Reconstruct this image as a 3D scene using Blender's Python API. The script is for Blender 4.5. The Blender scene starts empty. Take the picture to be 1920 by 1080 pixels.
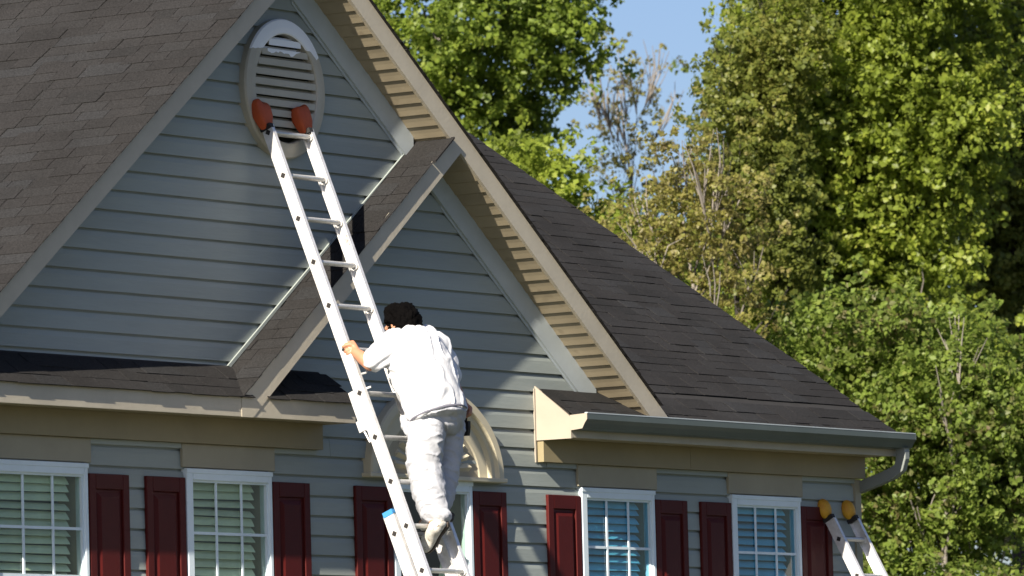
import bpy, bmesh, math, random
import numpy as np
from mathutils import Vector, Matrix, noise

random.seed(7); np.random.seed(7)
S = bpy.context.scene
col = S.collection

# ------------------------------------------------------------------ camera
FPX, YAW, PITCH, ROLL = 12500.0, math.radians(55), math.radians(4.6669), math.radians(-1.4827)
cy, sy, cp, sp = math.cos(YAW), math.sin(YAW), math.cos(PITCH), math.sin(PITCH)
CF = Vector((sy*cp, cy*cp, sp)); R0 = Vector((cy, -sy, 0)); U0 = R0.cross(CF)
CR = math.cos(ROLL)*R0 + math.sin(ROLL)*U0
CU = -math.sin(ROLL)*R0 + math.cos(ROLL)*U0
CAM = Vector((0, 0, 5.2)) - 42.7*CF
cd = bpy.data.cameras.new('camera'); co = bpy.data.objects.new('camera', cd); col.objects.link(co)
co.matrix_world = Matrix(((CR.x, CU.x, -CF.x, CAM.x), (CR.y, CU.y, -CF.y, CAM.y), (CR.z, CU.z, -CF.z, CAM.z), (0, 0, 0, 1)))
cd.sensor_width = 36; cd.lens = FPX/1920*36; cd.clip_start = .5; cd.clip_end = 2000
cd.dof.use_dof = True; cd.dof.focus_distance = 42.2; cd.dof.aperture_fstop = 6.3
S.camera = co

# ------------------------------------------------------------------ sky and sun
SUN = Vector((-1.65, -.314, 1.0)).normalized()
elev = math.asin(SUN.z)
w = bpy.data.worlds.new('World'); S.world = w; w.use_nodes = True
nt = w.node_tree; bg = nt.nodes['Background']
sk = nt.nodes.new('ShaderNodeTexSky'); sk.sky_type = 'NISHITA'; sk.sun_disc = False
sk.sun_elevation = elev; sk.sun_rotation = math.atan2(SUN.x, SUN.y)
sk.air_density = 1.0; sk.dust_density = 1.0; sk.ozone_density = 3.2
tn = nt.nodes.new('ShaderNodeMix'); tn.data_type = 'RGBA'; tn.blend_type = 'MULTIPLY'; tn.inputs[0].default_value = 1; tn.inputs[7].default_value = (.92, .91, 1.06, 1)
nt.links.new(sk.outputs[0], tn.inputs[6]); nt.links.new(tn.outputs[2], bg.inputs[0]); bg.inputs[1].default_value = .047
sl = bpy.data.lights.new('sun', 'SUN'); sl.energy = 5.0; sl.angle = math.radians(.5); sl.color = (1, .905, .76)
so = bpy.data.objects.new('sun', sl); col.objects.link(so); so.rotation_euler = SUN.to_track_quat('Z', 'Y').to_euler()
so.location = (-20, -10, 20)
S.view_settings.view_transform = 'Standard'; S.view_settings.look = 'None'
S.view_settings.gamma = 1; S.view_settings.use_curve_mapping = False
S.view_settings.exposure = 1.2

def ray(px, py): return CF + (px-960)/FPX*CR - (py-540)/FPX*CU
def atY(px, py, Y=0.):
    d = ray(px, py); return CAM + (Y-CAM.y)/d.y*d
def atX(px, py, X):
    d = ray(px, py); return CAM + (X-CAM.x)/d.x*d
def atT(px, py, t): return CAM + t*ray(px, py)

# ------------------------------------------------------------------ materials
def newmat(name):
    m = bpy.data.materials.new(name); m.use_nodes = True
    n = m.node_tree; b = n.nodes['Principled BSDF']; return m, n, b
def N(n, t, **k):
    x = n.nodes.new(t)
    for a, v in k.items(): setattr(x, a, v)
    return x
def mat(name, c, rough=.6, var=.1, scale=6, metal=0, bump=0, bscale=80, spec=.4, stretch=(1, 1, 1), c2=None, objvar=0):
    if name == 'shutter_red': spec = .18
    m, n, b = newmat(name)
    tc = N(n, 'ShaderNodeTexCoord'); mp = N(n, 'ShaderNodeMapping'); mp.inputs['Scale'].default_value = stretch
    n.links.new(tc.outputs['Object'], mp.inputs[0])
    nz = N(n, 'ShaderNodeTexNoise'); nz.inputs['Scale'].default_value = scale; nz.inputs['Detail'].default_value = 6; nz.inputs['Roughness'].default_value = .65
    n.links.new(mp.outputs[0], nz.inputs[0])
    rp = N(n, 'ShaderNodeValToRGB'); rp.color_ramp.elements[0].position = .3; rp.color_ramp.elements[1].position = .7
    a = c2 if c2 else tuple(v*(1-var*1.6) for v in c)
    bb = tuple(min(1, v*(1+var*.6)) for v in c)
    rp.color_ramp.elements[0].color = (*a, 1); rp.color_ramp.elements[1].color = (*bb, 1)
    n.links.new(nz.outputs[0], rp.inputs[0]); out = rp.outputs[0]
    if objvar:
        oi = N(n, 'ShaderNodeObjectInfo'); mr = N(n, 'ShaderNodeMapRange'); mr.inputs[3].default_value = 1-objvar; mr.inputs[4].default_value = 1+objvar
        n.links.new(oi.outputs['Random'], mr.inputs[0])
        hv = N(n, 'ShaderNodeHueSaturation'); n.links.new(mr.outputs[0], hv.inputs['Value']); n.links.new(out, hv.inputs['Color']); out = hv.outputs[0]
    n.links.new(out, b.inputs['Base Color'])
    b.inputs['Roughness'].default_value = rough; b.inputs['Metallic'].default_value = metal; b.inputs['Specular IOR Level'].default_value = spec
    if bump:
        n2 = N(n, 'ShaderNodeTexNoise'); n2.inputs['Scale'].default_value = bscale; n2.inputs['Detail'].default_value = 4
        n.links.new(mp.outputs[0], n2.inputs[0])
        bp = N(n, 'ShaderNodeBump'); bp.inputs['Strength'].default_value = bump; bp.inputs['Distance'].default_value = .01
        n.links.new(n2.outputs[0], bp.inputs['Height']); n.links.new(bp.outputs[0], b.inputs['Normal'])
    return m
M = {}
M['siding'] = mat('siding_vinyl', (.300, .335, .318), .55, .09, 1.6, bump=.1, bscale=30, stretch=(.3, 1, 2.2), objvar=.05)
M['trim'] = mat('trim_tan', (.44, .40, .32), .5, .08, 3, bump=.1, bscale=40)
M['cream'] = mat('trim_cream', (.37, .325, .265), .5, .06, 3)
M['header'] = mat('header_tan', (.33, .30, .22), .6, .07, 3)
M['archcream'] = mat('arch_cream', (.54, .49, .36), .5, .06, 3)
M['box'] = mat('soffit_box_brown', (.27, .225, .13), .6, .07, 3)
M['frieze'] = mat('frieze_pale', (.44, .49, .51), .5, .08, 3)
M['soffit'] = mat('soffit_tan', (.355, .30, .205), .55, .09, 5, objvar=.06)
M['white'] = mat('window_white', (.70, .80, .86), .4, .05, 5)
M['shutter'] = mat('shutter_red', (.072, .0075, .0065), .55, .12, 4, bump=.1, bscale=90)
M['slat'] = mat('blind_slat', (.78, .80, .62), .5, .12, 3, objvar=.1)
M['slatb'] = mat('blind_slat_blue', (.46, .74, .80), .5, .12, 3, objvar=.1)
M['dark'] = mat('interior_dark', (.02, .022, .025), .8, .2, 3)
M['room'] = mat('room_wall', (.30, .42, .43), .8, .1, 3)
M['gutter'] = mat('gutter_paint', (.085, .105, .098), .4, .08, 3)
M['downspout'] = mat('downspout_paint', (.20, .22, .21), .4, .08, 3)
M['alu'] = mat('ladder_aluminium', (.80, .80, .80), .38, .08, 25, metal=.35, bump=.05, bscale=200, c2=(.62, .61, .60))
M['alu2'] = mat('rung_aluminium', (.58, .58, .57), .4, .1, 30, metal=.5)
M['hole'] = mat('rung_end_dark', (.02, .018, .018), .7, .1)
M['orange'] = mat('mitt_orange', (.44, .075, .018), .6, .15, 10)
M['yellow'] = mat('mitt_yellow', (.58, .33, .025), .6, .2, 12, c2=(.50, .20, .02))
M['bluecap'] = mat('cap_blue', (.05, .25, .55), .5, .1)
M['skin'] = mat('skin', (.46, .22, .13), .5, .1, 10)
M['hair'] = mat('hair_black', (.0022, .0018, .0018), .7, .3, 40, bump=1, bscale=160, spec=.05)
M['shirt'] = mat('shirt_white', (.66, .67, .70), .85, .03, 6, bump=.3, bscale=25)
M['pants'] = mat('trousers_white', (.48, .495, .53), .9, .05, 7, bump=.4, bscale=30, c2=(.38, .39, .43))
M['shoe'] = mat('shoe_white', (.62, .61, .57), .7, .12, 30, c2=(.45, .42, .36))
M['sole'] = mat('shoe_sole', (.07, .055, .045), .8, .2, 20)
M['bark'] = mat('bark', (.13, .105, .085), .9, .3, 6, bump=.6, bscale=20, stretch=(1, 1, .2))
M['barkdark'] = mat('bark_dark', (.035, .030, .027), .9, .3, 6)
M['barkpale'] = mat('bark_pale', (.24, .215, .19), .9, .3, 6, stretch=(1, 1, .2))
M['grass'] = mat('grass', (.045, .055, .022), .9, .3, .4, c2=(.05, .05, .03))
M['glue'] = mat('brush_dark', (.02, .016, .014), .6, .2)

def m_spots(m, c, thr=.66, scale=22, seedloc=0):
    n = m.node_tree; b = n.nodes['Principled BSDF']
    src = b.inputs['Base Color'].links[0].from_socket
    tc = N(n, 'ShaderNodeTexCoord'); nz = N(n, 'ShaderNodeTexNoise'); nz.inputs['Scale'].default_value = scale; nz.inputs['Detail'].default_value = 2
    mp = N(n, 'ShaderNodeMapping'); mp.inputs['Location'].default_value = (seedloc, 0, 0)
    n.links.new(tc.outputs['Object'], mp.inputs[0]); n.links.new(mp.outputs[0], nz.inputs[0])
    rp = N(n, 'ShaderNodeValToRGB'); rp.color_ramp.elements[0].position = thr; rp.color_ramp.elements[1].position = thr+.04
    n.links.new(nz.outputs[0], rp.inputs[0])
    mx = N(n, 'ShaderNodeMix', data_type='RGBA'); n.links.new(rp.outputs[0], mx.inputs[0]); n.links.new(src, mx.inputs[6]); mx.inputs[7].default_value = (*c, 1)
    n.links.new(mx.outputs[2], b.inputs['Base Color'])
m_spots(M['shirt'], (.45, .46, .48), .72, 26)
m_spots(M['pants'], (.30, .32, .36), .69, 16, 3)
m_spots(M['shoe'], (.30, .26, .2), .62, 60)
m_spots(M['soffit'], (.30, .25, .17), .66, 5)

def shingle_mat():
    m, n, b = newmat('shingle')
    oi = N(n, 'ShaderNodeObjectInfo'); ge = N(n, 'ShaderNodeNewGeometry')
    ad = N(n, 'ShaderNodeMath', operation='ADD'); n.links.new(oi.outputs['Random'], ad.inputs[0]); n.links.new(ge.outputs['Random Per Island'], ad.inputs[1])
    fr = N(n, 'ShaderNodeMath', operation='FRACT'); n.links.new(ad.outputs[0], fr.inputs[0])
    rp = N(n, 'ShaderNodeValToRGB'); e = rp.color_ramp.elements
    e[0].position = 0; e[0].color = (0.0168, 0.0166, 0.0168, 1); e[1].position = 1; e[1].color = (0.0230, 0.0235, 0.0249, 1)
    for p, c in ((.2, (0.0190, 0.0181, 0.0181)), (.5, (0.0204, 0.0196, 0.0197)), (.8, (0.0215, 0.0211, 0.0215))):
        q = e.new(p); q.color = (*c, 1)
    n.links.new(fr.outputs[0], rp.inputs[0])
    tc = N(n, 'ShaderNodeNewGeometry'); nz = N(n, 'ShaderNodeTexNoise'); nz.inputs['Scale'].default_value = 90; nz.inputs['Detail'].default_value = 5
    n.links.new(tc.outputs['Position'], nz.inputs[0])
    n3 = N(n, 'ShaderNodeTexNoise'); n3.inputs['Scale'].default_value = 1.6; n3.inputs['Detail'].default_value = 4; n.links.new(tc.outputs['Position'], n3.inputs[0])
    mr = N(n, 'ShaderNodeMapRange'); mr.inputs[1].default_value = .3; mr.inputs[2].default_value = .7; mr.inputs[3].default_value = .62; mr.inputs[4].default_value = 1.4
    n.links.new(nz.outputs[0], mr.inputs[0])
    mr3 = N(n, 'ShaderNodeMapRange'); mr3.inputs[1].default_value = .3; mr3.inputs[2].default_value = .7; mr3.inputs[3].default_value = .85; mr3.inputs[4].default_value = 1.15
    n.links.new(n3.outputs[0], mr3.inputs[0])
    mu = N(n, 'ShaderNodeMath', operation='MULTIPLY'); n.links.new(mr.outputs[0], mu.inputs[0]); n.links.new(mr3.outputs[0], mu.inputs[1])
    hv = N(n, 'ShaderNodeHueSaturation'); n.links.new(mu.outputs[0], hv.inputs['Value']); n.links.new(rp.outputs[0], hv.inputs['Color'])
    n.links.new(hv.outputs[0], b.inputs['Base Color']); b.inputs['Roughness'].default_value = .95; b.inputs['Specular IOR Level'].default_value = .15
    bp = N(n, 'ShaderNodeBump'); bp.inputs['Strength'].default_value = .6; bp.inputs['Distance'].default_value = .004
    n.links.new(nz.outputs[0], bp.inputs['Height']); n.links.new(bp.outputs[0], b.inputs['Normal'])
    return m
M['shingle'] = shingle_mat()
M['deck'] = mat('roof_felt', (.02, .019, .019), .95, .2)

def glass_mat(name, tint, refl):
    m = bpy.data.materials.new(name); m.use_nodes = True; n = m.node_tree
    for x in list(n.nodes): n.nodes.remove(x)
    o = N(n, 'ShaderNodeOutputMaterial'); t = N(n, 'ShaderNodeBsdfTransparent'); t.inputs[0].default_value = (*tint, 1)
    g = N(n, 'ShaderNodeBsdfGlossy'); g.inputs['Roughness'].default_value = .03
    f = N(n, 'ShaderNodeFresnel'); f.inputs[0].default_value = refl
    ge = N(n, 'ShaderNodeNewGeometry'); sb = N(n, 'ShaderNodeMath', operation='SUBTRACT'); sb.inputs[0].default_value = 1; n.links.new(ge.outputs['Backfacing'], sb.inputs[1]); ml = N(n, 'ShaderNodeMath', operation='MULTIPLY'); n.links.new(f.outputs[0], ml.inputs[0]); n.links.new(sb.outputs[0], ml.inputs[1])
    x = N(n, 'ShaderNodeMixShader'); n.links.new(ml.outputs[0], x.inputs[0]); n.links.new(t.outputs[0], x.inputs[1]); n.links.new(g.outputs[0], x.inputs[2])
    n.links.new(x.outputs[0], o.inputs[0]); return m
M['glass'] = glass_mat('window_glass', (.86, .92, .88), 1.45)
M['glassb'] = glass_mat('window_glass_blue', (.66, .86, .92), 1.5)

def vent_mat():
    m = mat('vent_two_tone', (.45, .42, .34), .5, .07, 4); n = m.node_tree; b = n.nodes['Principled BSDF']
    src = b.inputs['Base Color'].links[0].from_socket
    ge = N(n, 'ShaderNodeNewGeometry'); sx = N(n, 'ShaderNodeSeparateXYZ'); n.links.new(ge.outputs['Position'], sx.inputs[0])
    nz = N(n, 'ShaderNodeTexNoise'); nz.inputs['Scale'].default_value = 9; n.links.new(ge.outputs['Position'], nz.inputs[0])
    # fresh paint reaches lower on the outer ring than over the louvres
    dx = N(n, 'ShaderNodeMath', operation='SUBTRACT'); n.links.new(sx.outputs['X'], dx.inputs[0]); dx.inputs[1].default_value = -2.44
    ab = N(n, 'ShaderNodeMath', operation='ABSOLUTE'); n.links.new(dx.outputs[0], ab.inputs[0])
    k = N(n, 'ShaderNodeMath', operation='MULTIPLY_ADD'); n.links.new(ab.outputs[0], k.inputs[0]); k.inputs[1].default_value = .03; n.links.new(sx.outputs['Z'], k.inputs[2])
    a = N(n, 'ShaderNodeMath', operation='MULTIPLY_ADD'); n.links.new(nz.outputs[0], a.inputs[0]); a.inputs[1].default_value = .13; n.links.new(k.outputs[0], a.inputs[2])
    g = N(n, 'ShaderNodeMath', operation='GREATER_THAN'); n.links.new(a.outputs[0], g.inputs[0]); g.inputs[1].default_value = 6.585
    ny = N(n, 'ShaderNodeSeparateXYZ'); n.links.new(ge.outputs['True Normal'], ny.inputs[0]); lt = N(n, 'ShaderNodeMath', operation='LESS_THAN'); n.links.new(ny.outputs['Y'], lt.inputs[0]); lt.inputs[1].default_value = -.55
    gm_ = N(n, 'ShaderNodeMath', operation='MULTIPLY'); n.links.new(g.outputs[0], gm_.inputs[0]); n.links.new(lt.outputs[0], gm_.inputs[1])
    mx = N(n, 'ShaderNodeMix', data_type='RGBA'); n.links.new(gm_.outputs[0], mx.inputs[0]); n.links.new(src, mx.inputs[6]); mx.inputs[7].default_value = (.88, .90, .92, 1)
    n.links.new(mx.outputs[2], b.inputs['Base Color']); return m
M['vent'] = vent_mat()

def leaf_mat(name, cols, trans=.58):
    m = bpy.data.materials.new(name); m.use_nodes = True; n = m.node_tree
    for x in list(n.nodes): n.nodes.remove(x)
    o = N(n, 'ShaderNodeOutputMaterial'); ge = N(n, 'ShaderNodeNewGeometry'); rp = N(n, 'ShaderNodeValToRGB'); e = rp.color_ramp.elements
    e[0].position = 0; e[0].color = (*cols[0], 1); e[1].position = 1; e[1].color = (*cols[-1], 1)
    for i, c in enumerate(cols[1:-1]):
        q = e.new((i+1)/(len(cols)-1)); q.color = (*c, 1)
    nz = N(n, 'ShaderNodeTexNoise'); nz.inputs['Scale'].default_value = 1.3; n.links.new(ge.outputs['Position'], nz.inputs[0])
    a = N(n, 'ShaderNodeMath', operation='MULTIPLY_ADD'); n.links.new(nz.outputs[0], a.inputs[0]); a.inputs[1].default_value = .9
    s = N(n, 'ShaderNodeMath', operation='MULTIPLY_ADD'); n.links.new(ge.outputs['Random Per Island'], s.inputs[0]); s.inputs[1].default_value = .7; s.inputs[2].default_value = -.3
    n.links.new(s.outputs[0], a.inputs[2]); n.links.new(a.outputs[0], rp.inputs[0])
    d = N(n, 'ShaderNodeBsdfPrincipled'); d.inputs['Roughness'].default_value = .45; d.inputs['Specular IOR Level'].default_value = .35
    t = N(n, 'ShaderNodeBsdfTranslucent'); x = N(n, 'ShaderNodeMixShader'); x.inputs[0].default_value = trans
    hs = N(n, 'ShaderNodeHueSaturation'); hs.inputs['Value'].default_value = 1.2; hs.inputs['Saturation'].default_value = .97
    n.links.new(rp.outputs[0], d.inputs['Base Color']); n.links.new(rp.outputs[0], hs.inputs['Color']); n.links.new(hs.outputs[0], t.inputs[0])
    n.links.new(d.outputs[0], x.inputs[1]); n.links.new(t.outputs[0], x.inputs[2]); n.links.new(x.outputs[0], o.inputs[0]); return m
M['leafA'] = leaf_mat('leaves_bright', [(0.097, 0.143, 0.032), (0.173, 0.242, 0.038), (0.238, 0.319, 0.049), (0.324, 0.374, 0.069)])
M['leafE'] = leaf_mat('leaves_lime', [(0.130, 0.165, 0.032), (0.205, 0.264, 0.038), (0.281, 0.352, 0.049), (0.367, 0.396, 0.069)])
M['leafC'] = leaf_mat('leaves_budding', [(0.216, 0.176, 0.081), (0.281, 0.253, 0.092), (0.324, 0.308, 0.081), (0.227, 0.264, 0.057)])
M['leafD'] = leaf_mat('leaves_olive', [(0.108, 0.132, 0.035), (0.162, 0.198, 0.044), (0.227, 0.253, 0.052), (0.270, 0.264, 0.069)])
M['leafF'] = leaf_mat('leaves_mixed', [(0.205, 0.154, 0.081), (0.151, 0.209, 0.044), (0.216, 0.297, 0.052), (0.292, 0.341, 0.079)])
M['leafG'] = leaf_mat('leaves_deep', [(0.097, 0.132, 0.035), (0.140, 0.187, 0.044), (0.194, 0.242, 0.052), (0.216, 0.231, 0.057)])

# ------------------------------------------------------------------ helpers
def tag(o, label=None, cat=None, group=None, kind=None):
    if label: o['label'] = label
    if cat: o['category'] = cat
    if group: o['group'] = group
    if kind: o['kind'] = kind
    return o
WL = {}
def link(o, parent):
    col.objects.link(o)
    if parent is not None: o.parent = parent
    return o
def empty(name, loc=(0, 0, 0), parent=None):
    o = bpy.data.objects.new(name, None); o.empty_display_size = .2
    WL[o.name] = Vector(loc)
    o.location = Vector(loc) - (WL[parent.name] if parent else Vector((0, 0, 0)))
    return link(o, parent)
def ob(name, V, Fc, m, parent=None, smooth=False, origin=None):
    """mesh object; V in world metres; origin defaults to the parent's"""
    pw = WL[parent.name] if parent is not None else Vector((0, 0, 0))
    og = Vector(origin) if origin is not None else pw
    me = bpy.data.meshes.new(name)
    me.from_pydata([tuple(Vector(v)-og) for v in V], [], Fc); me.materials.append(m); me.update()
    if smooth:
        me.polygons.foreach_set('use_smooth', [True]*len(me.polygons))
    o = bpy.data.objects.new(name, me); o.location = og-pw; WL[o.name] = og
    return link(o, parent)
class MB:
    def __init__(s): s.V = []; s.F = []
    def add(s, V, Fc):
        k = len(s.V); s.V += [Vector(v) for v in V]; s.F += [tuple(i+k for i in f) for f in Fc]
    def box(s, a, b):
        x0, y0, z0 = a; x1, y1, z1 = b
        s.add([(x0, y0, z0), (x1, y0, z0), (x1, y1, z0), (x0, y1, z0), (x0, y0, z1), (x1, y0, z1), (x1, y1, z1), (x0, y1, z1)],
              [(0, 3, 2, 1), (4, 5, 6, 7), (0, 1, 5, 4), (1, 2, 6, 5), (2, 3, 7, 6), (3, 0, 4, 7)])
    def obox(s, c, ax, h):  # oriented box: centre, three unit axes, half sizes
        c = Vector(c); P = []
        for k in ((-1, -1, -1), (1, -1, -1), (1, 1, -1), (-1, 1, -1), (-1, -1, 1), (1, -1, 1), (1, 1, 1), (-1, 1, 1)):
            P.append(c+sum((Vector(ax[i])*h[i]*k[i] for i in range(3)), Vector((0, 0, 0))))
        s.add(P, [(0, 3, 2, 1), (4, 5, 6, 7), (0, 1, 5, 4), (1, 2, 6, 5), (2, 3, 7, 6), (3, 0, 4, 7)])
    def prism(s, poly, d):  # polygon of 3-D points extruded by vector d
        n = len(poly); d = Vector(d); P = [Vector(p) for p in poly]+[Vector(p)+d for p in poly]
        s.add(P, [tuple(range(n))[::-1], tuple(range(n, 2*n))]+[(i, (i+1) % n, n+(i+1) % n, n+i) for i in range(n)])
    def tube(s, pts, rad, n=8, caps=True):
        P = [Vector(p) for p in pts]; rad = rad if hasattr(rad, '__len__') else [rad]*len(P); V = []
        up = Vector((.31, .2, .93)).normalized()
        for i, p in enumerate(P):
            t = (P[min(i+1, len(P)-1)]-P[max(i-1, 0)]).normalized()
            a = t.cross(up)
            if a.length < .05: a = t.cross(Vector((1, 0, 0)))
            a.normalize(); b = t.cross(a)
            for k in range(n):
                q = 2*math.pi*k/n; V.append(p+(a*math.cos(q)+b*math.sin(q))*rad[i])
        Fc = [(i*n+k, i*n+(k+1) % n, (i+1)*n+(k+1) % n, (i+1)*n+k) for i in range(len(P)-1) for k in range(n)]
        if caps: Fc += [tuple(range(n))[::-1], tuple(range((len(P)-1)*n, len(P)*n))]
        s.add(V, Fc)
    def build(s, name, m, parent=None, smooth=False, origin=None): return ob(name, s.V, s.F, m, parent, smooth, origin)
def box(name, a, b, m, parent, **k):
    q = MB(); q.box(a, b); return q.build(name, m, parent, **k)
def prism(name, poly, d, m, parent, **k):
    q = MB(); q.prism(poly, d); return q.build(name, m, parent, **k)
def bevel(o, wd=.004, seg=1):
    b = o.modifiers.new('bevel', 'BEVEL'); b.width = wd; b.segments = seg; b.limit_method = 'ANGLE'; return o

# ------------------------------------------------------------------ ground
g = ob('ground', [(-300, -200, 0), (500, -200, 0), (500, 500, 0), (-300, 500, 0)], [(0, 1, 2, 3)], M['grass']); tag(g, kind='structure')

# ------------------------------------------------------------------ house
house = empty('house', (0, 0, 0))
tag(house, 'grey sided house with steep gable, round vent, dark shingle roof and dark red shutters', 'house')
P = .77                      # rise per metre of the gable rakes
AX, AZ = -2.418, 7.11        # apex of the soffit line
def zL(x): return AZ-P*(AX-x)
def zR(x): return AZ-P*(x-AX)
def xL(z): return AX-(AZ-z)/P
def xR(z): return AX+(AZ-z)/P
HF = .160                    # fascia height
D = -.30                     # overhang
def zS(x): return 4.377+P*(x+3.259)   # top of the inner rake roof strip
def xS(z): return -3.259+(z-4.377)/P
EZ, WZ = 4.375, 4.590        # roof edge and wall line heights of the pent and eave
SDG = .1215                  # siding exposure

def board(z0, zt, xa, xb, parent):
    """one siding course: xa, xb give the ends at a height"""
    sec = [(-.0235, z0), (-.0195, z0+.078), (-.0135, zt-.0155), (-.0010, zt-.0135), (-.0015, zt+.004), (0, zt+.004), (0, z0+.006), (-.015, z0)]
    if zt-z0 < .1: sec = [(-.019, z0), (-.012, zt-.001), (-.0035, zt+.004), (0, zt+.004), (0, z0+.004), (-.012, z0)]
    j = random.uniform(-.0015, .0015)
    n = len(sec); V = [(xa(z), y+j*(y < -.01), z) for y, z in sec]+[(xb(z), y+j*(y < -.01), z) for y, z in sec]
    Fc = [tuple(range(n)), tuple(range(n, 2*n))[::-1]]+[(i, n+i, n+(i+1) % n, (i+1) % n) for i in range(n)]
    if xb(z0)-xa(z0) > 3.3 and z0 > 2.4:
        xm = xa(z0)+(xb(z0)-xa(z0))*random.uniform(.3, .7)
        for k_, (A_, B_) in enumerate(((xa, lambda q: xm), (lambda q: xm-.012, xb))):
            V = [(A_(z), y-k_*.0016*(y < -.002), z) for y, z in sec]+[(B_(z), y-k_*.0016*(y < -.002), z) for y, z in sec]
            ob('siding_board', V, Fc, M['siding'], parent)
        return
    return ob('siding_board', V, Fc, M['siding'], parent)
# upper gable
z = 6.056-SDG*14
while z < 7.1:
    zt = min(z+SDG, 7.09)
    lo = z
    if zt > WZ:
        def ra(q): return (min(xS(q)-.01, xR(q)) if q < 6.04 else xR(q))+.0
        board(z, zt, lambda q: xL(q), ra if zt < 6.04 or z > 6.04 else (lambda q: xS(min(q, 6.035))), house)
    z += SDG
# inner gable
z = 5.149-SDG*5
while z < 6.0:
    zt = min(z+SDG, 6.0)
    if zt > WZ: board(z, zt, lambda q: xS(q+.10), lambda q: xR(q), house)
    z += SDG
# lower wall
WIN = [(-5.34, -4.43, 'g'), (-3.49, -2.65, 'g'), (-1.40, -.555, 'd'), (.665, 1.51, 'b'), (2.44, 3.285, 'b')]
XL0, XR0 = -6.0, 4.03
WH0, WH1 = 2.60, 3.94
z = 5.149-SDG*6
while z > .35:
    zt = z+SDG
    segs = [(XL0, XR0)]
    def cut(a, b):
        out = []
        for s0, s1 in segs:
            if b <= s0 or a >= s1: out.append((s0, s1))
            else:
                if a > s0+.02: out.append((s0, a))
                if b < s1-.02: out.append((b, s1))
        return out
    for x0, x1, kk in WIN:
        if zt > WH0-.02 and z < WH1 and z > WH0-SDG*.9: segs = cut(x0+.01, x1-.01)
    for s0, s1 in segs:
        board(z, zt, lambda q, s=s0: s, lambda q, s=s1: s, house)
    z -= SDG
# wall core behind the siding, with openings
core = MB()
xs = [XL0]
for x0, x1, kk in WIN: xs += [x0+.03, x1-.03]
xs.append(XR0)
for i in range(0, len(xs), 2): core.box((xs[i], .003, 0), (xs[i+1], .16, 4.3))
for x0, x1, kk in WIN:
    core.box((x0+.03, .003, 0), (x1-.03, .16, WH0+.03)); core.box((x0+.03, .003, WH1-.03), (x1-.03, .16, 4.3))
core.prism([(XL0, .003, 4.3), (XR0, .003, 4.3), (XR0, .003, 4.5), (xR(4.5), .003, 4.5), (AX, .003, AZ), (xL(4.5)+.02, .003, 4.5), (XL0, .003, 4.5)], (0, .157, 0))
core.build('wall', M['header'], house)
wl = MB(); wl.box((XL0, .16, 0), (XL0+.16, 8, 4.5)); wl.box((XR0-.16, .16, 0), (XR0, 8.8, 4.5)); wl.box((XL0, 8.8, 0), (XR0, 8.96, 4.5))
wl.prism([(XR0-.16, .16, 4.5), (XR0-.16, 8.8, 4.5), (XR0-.16, 4.5, 7.35)], (.16, 0, 0))
wl.build('side_wall', M['siding'], house)
# corner boards
box('corner_board', (4.00, -.035, 0), (4.075, .10, 4.085), M['header'], house)

# rake frieze boards on the wall, under the soffit of the right rake
def slantboard(name, x0, x1, top, h, y0, y1, m, parent=house):
    return prism(name, [(x0, y0, top(x0)), (x1, y0, top(x1)), (x1, y0, top(x1)-h), (x0, y0, top(x0)-h)], (0, y1-y0, 0), m, parent)
slantboard('frieze_board', AX+.0, -1.10, zR, .185, -.045, -.0225, M['frieze'])
slantboard('frieze_board', -.93, .86, zR, .185, -.045, -.0225, M['frieze'])
# dark gap strip under frieze comes from geometry: narrow J trim
slantboard('frieze_trim', AX+.1, -1.2, lambda x: zR(x)-.186, .018, -.030, -.0225, M['frieze'])
slantboard('frieze_trim', -.80, .80, lambda x: zR(x)-.186, .018, -.030, -.0225, M['frieze'])

# roof slabs (deck), fascias, soffits
TH = .155
def slab(name, poly, d, m=M['deck']): return prism(name, poly, d, m, house)
# gable roof: left and right slopes
XE = -6.28
Y0, Y1 = D+.024, 8.6
gl = MB(); gl.prism([(XE, Y0, zL(XE)+.004), (AX, Y0, AZ+.004), (AX, Y0, AZ+HF), (XE, Y0, zL(XE)+HF)], (0, Y1-Y0, 0)); gl.build('roof_deck', M['deck'], house)
XF = 1.20
gr = MB(); gr.prism([(AX, Y0, AZ+.012), (XF, Y0, zR(XF)+.012), (XF, Y0, zR(XF)+HF), (AX, Y0, AZ+HF)], (0, 4.0-Y0, 0)); gr.build('roof_deck', M['deck'], house)
gr = MB(); gr.prism([(AX, 4.0, AZ+.012), (AX+3.3, 4.0, zR(AX+3.3)+.012), (AX+3.3, 4.0, zR(AX+3.3)+HF), (AX, 4.0, AZ+HF)], (0, .3, 0)); gr.build('roof_deck', M['deck'], house)
def sf(q): return q
# rake fascias (front boards)
prism('rake_fascia', [(XE, D, zL(XE)), (AX, D, AZ), (AX, D, AZ+HF), (XE, D, zL(XE)+HF)], (0, .022, 0), M['trim'], house)
prism('rake_fascia', [(AX+.002, D, AZ), (1.145, D, zR(1.145)), (1.36, D, zR(1.36)+HF), (AX+.002, D, AZ+HF)], (0, .022, 0), M['trim'], house)
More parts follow.
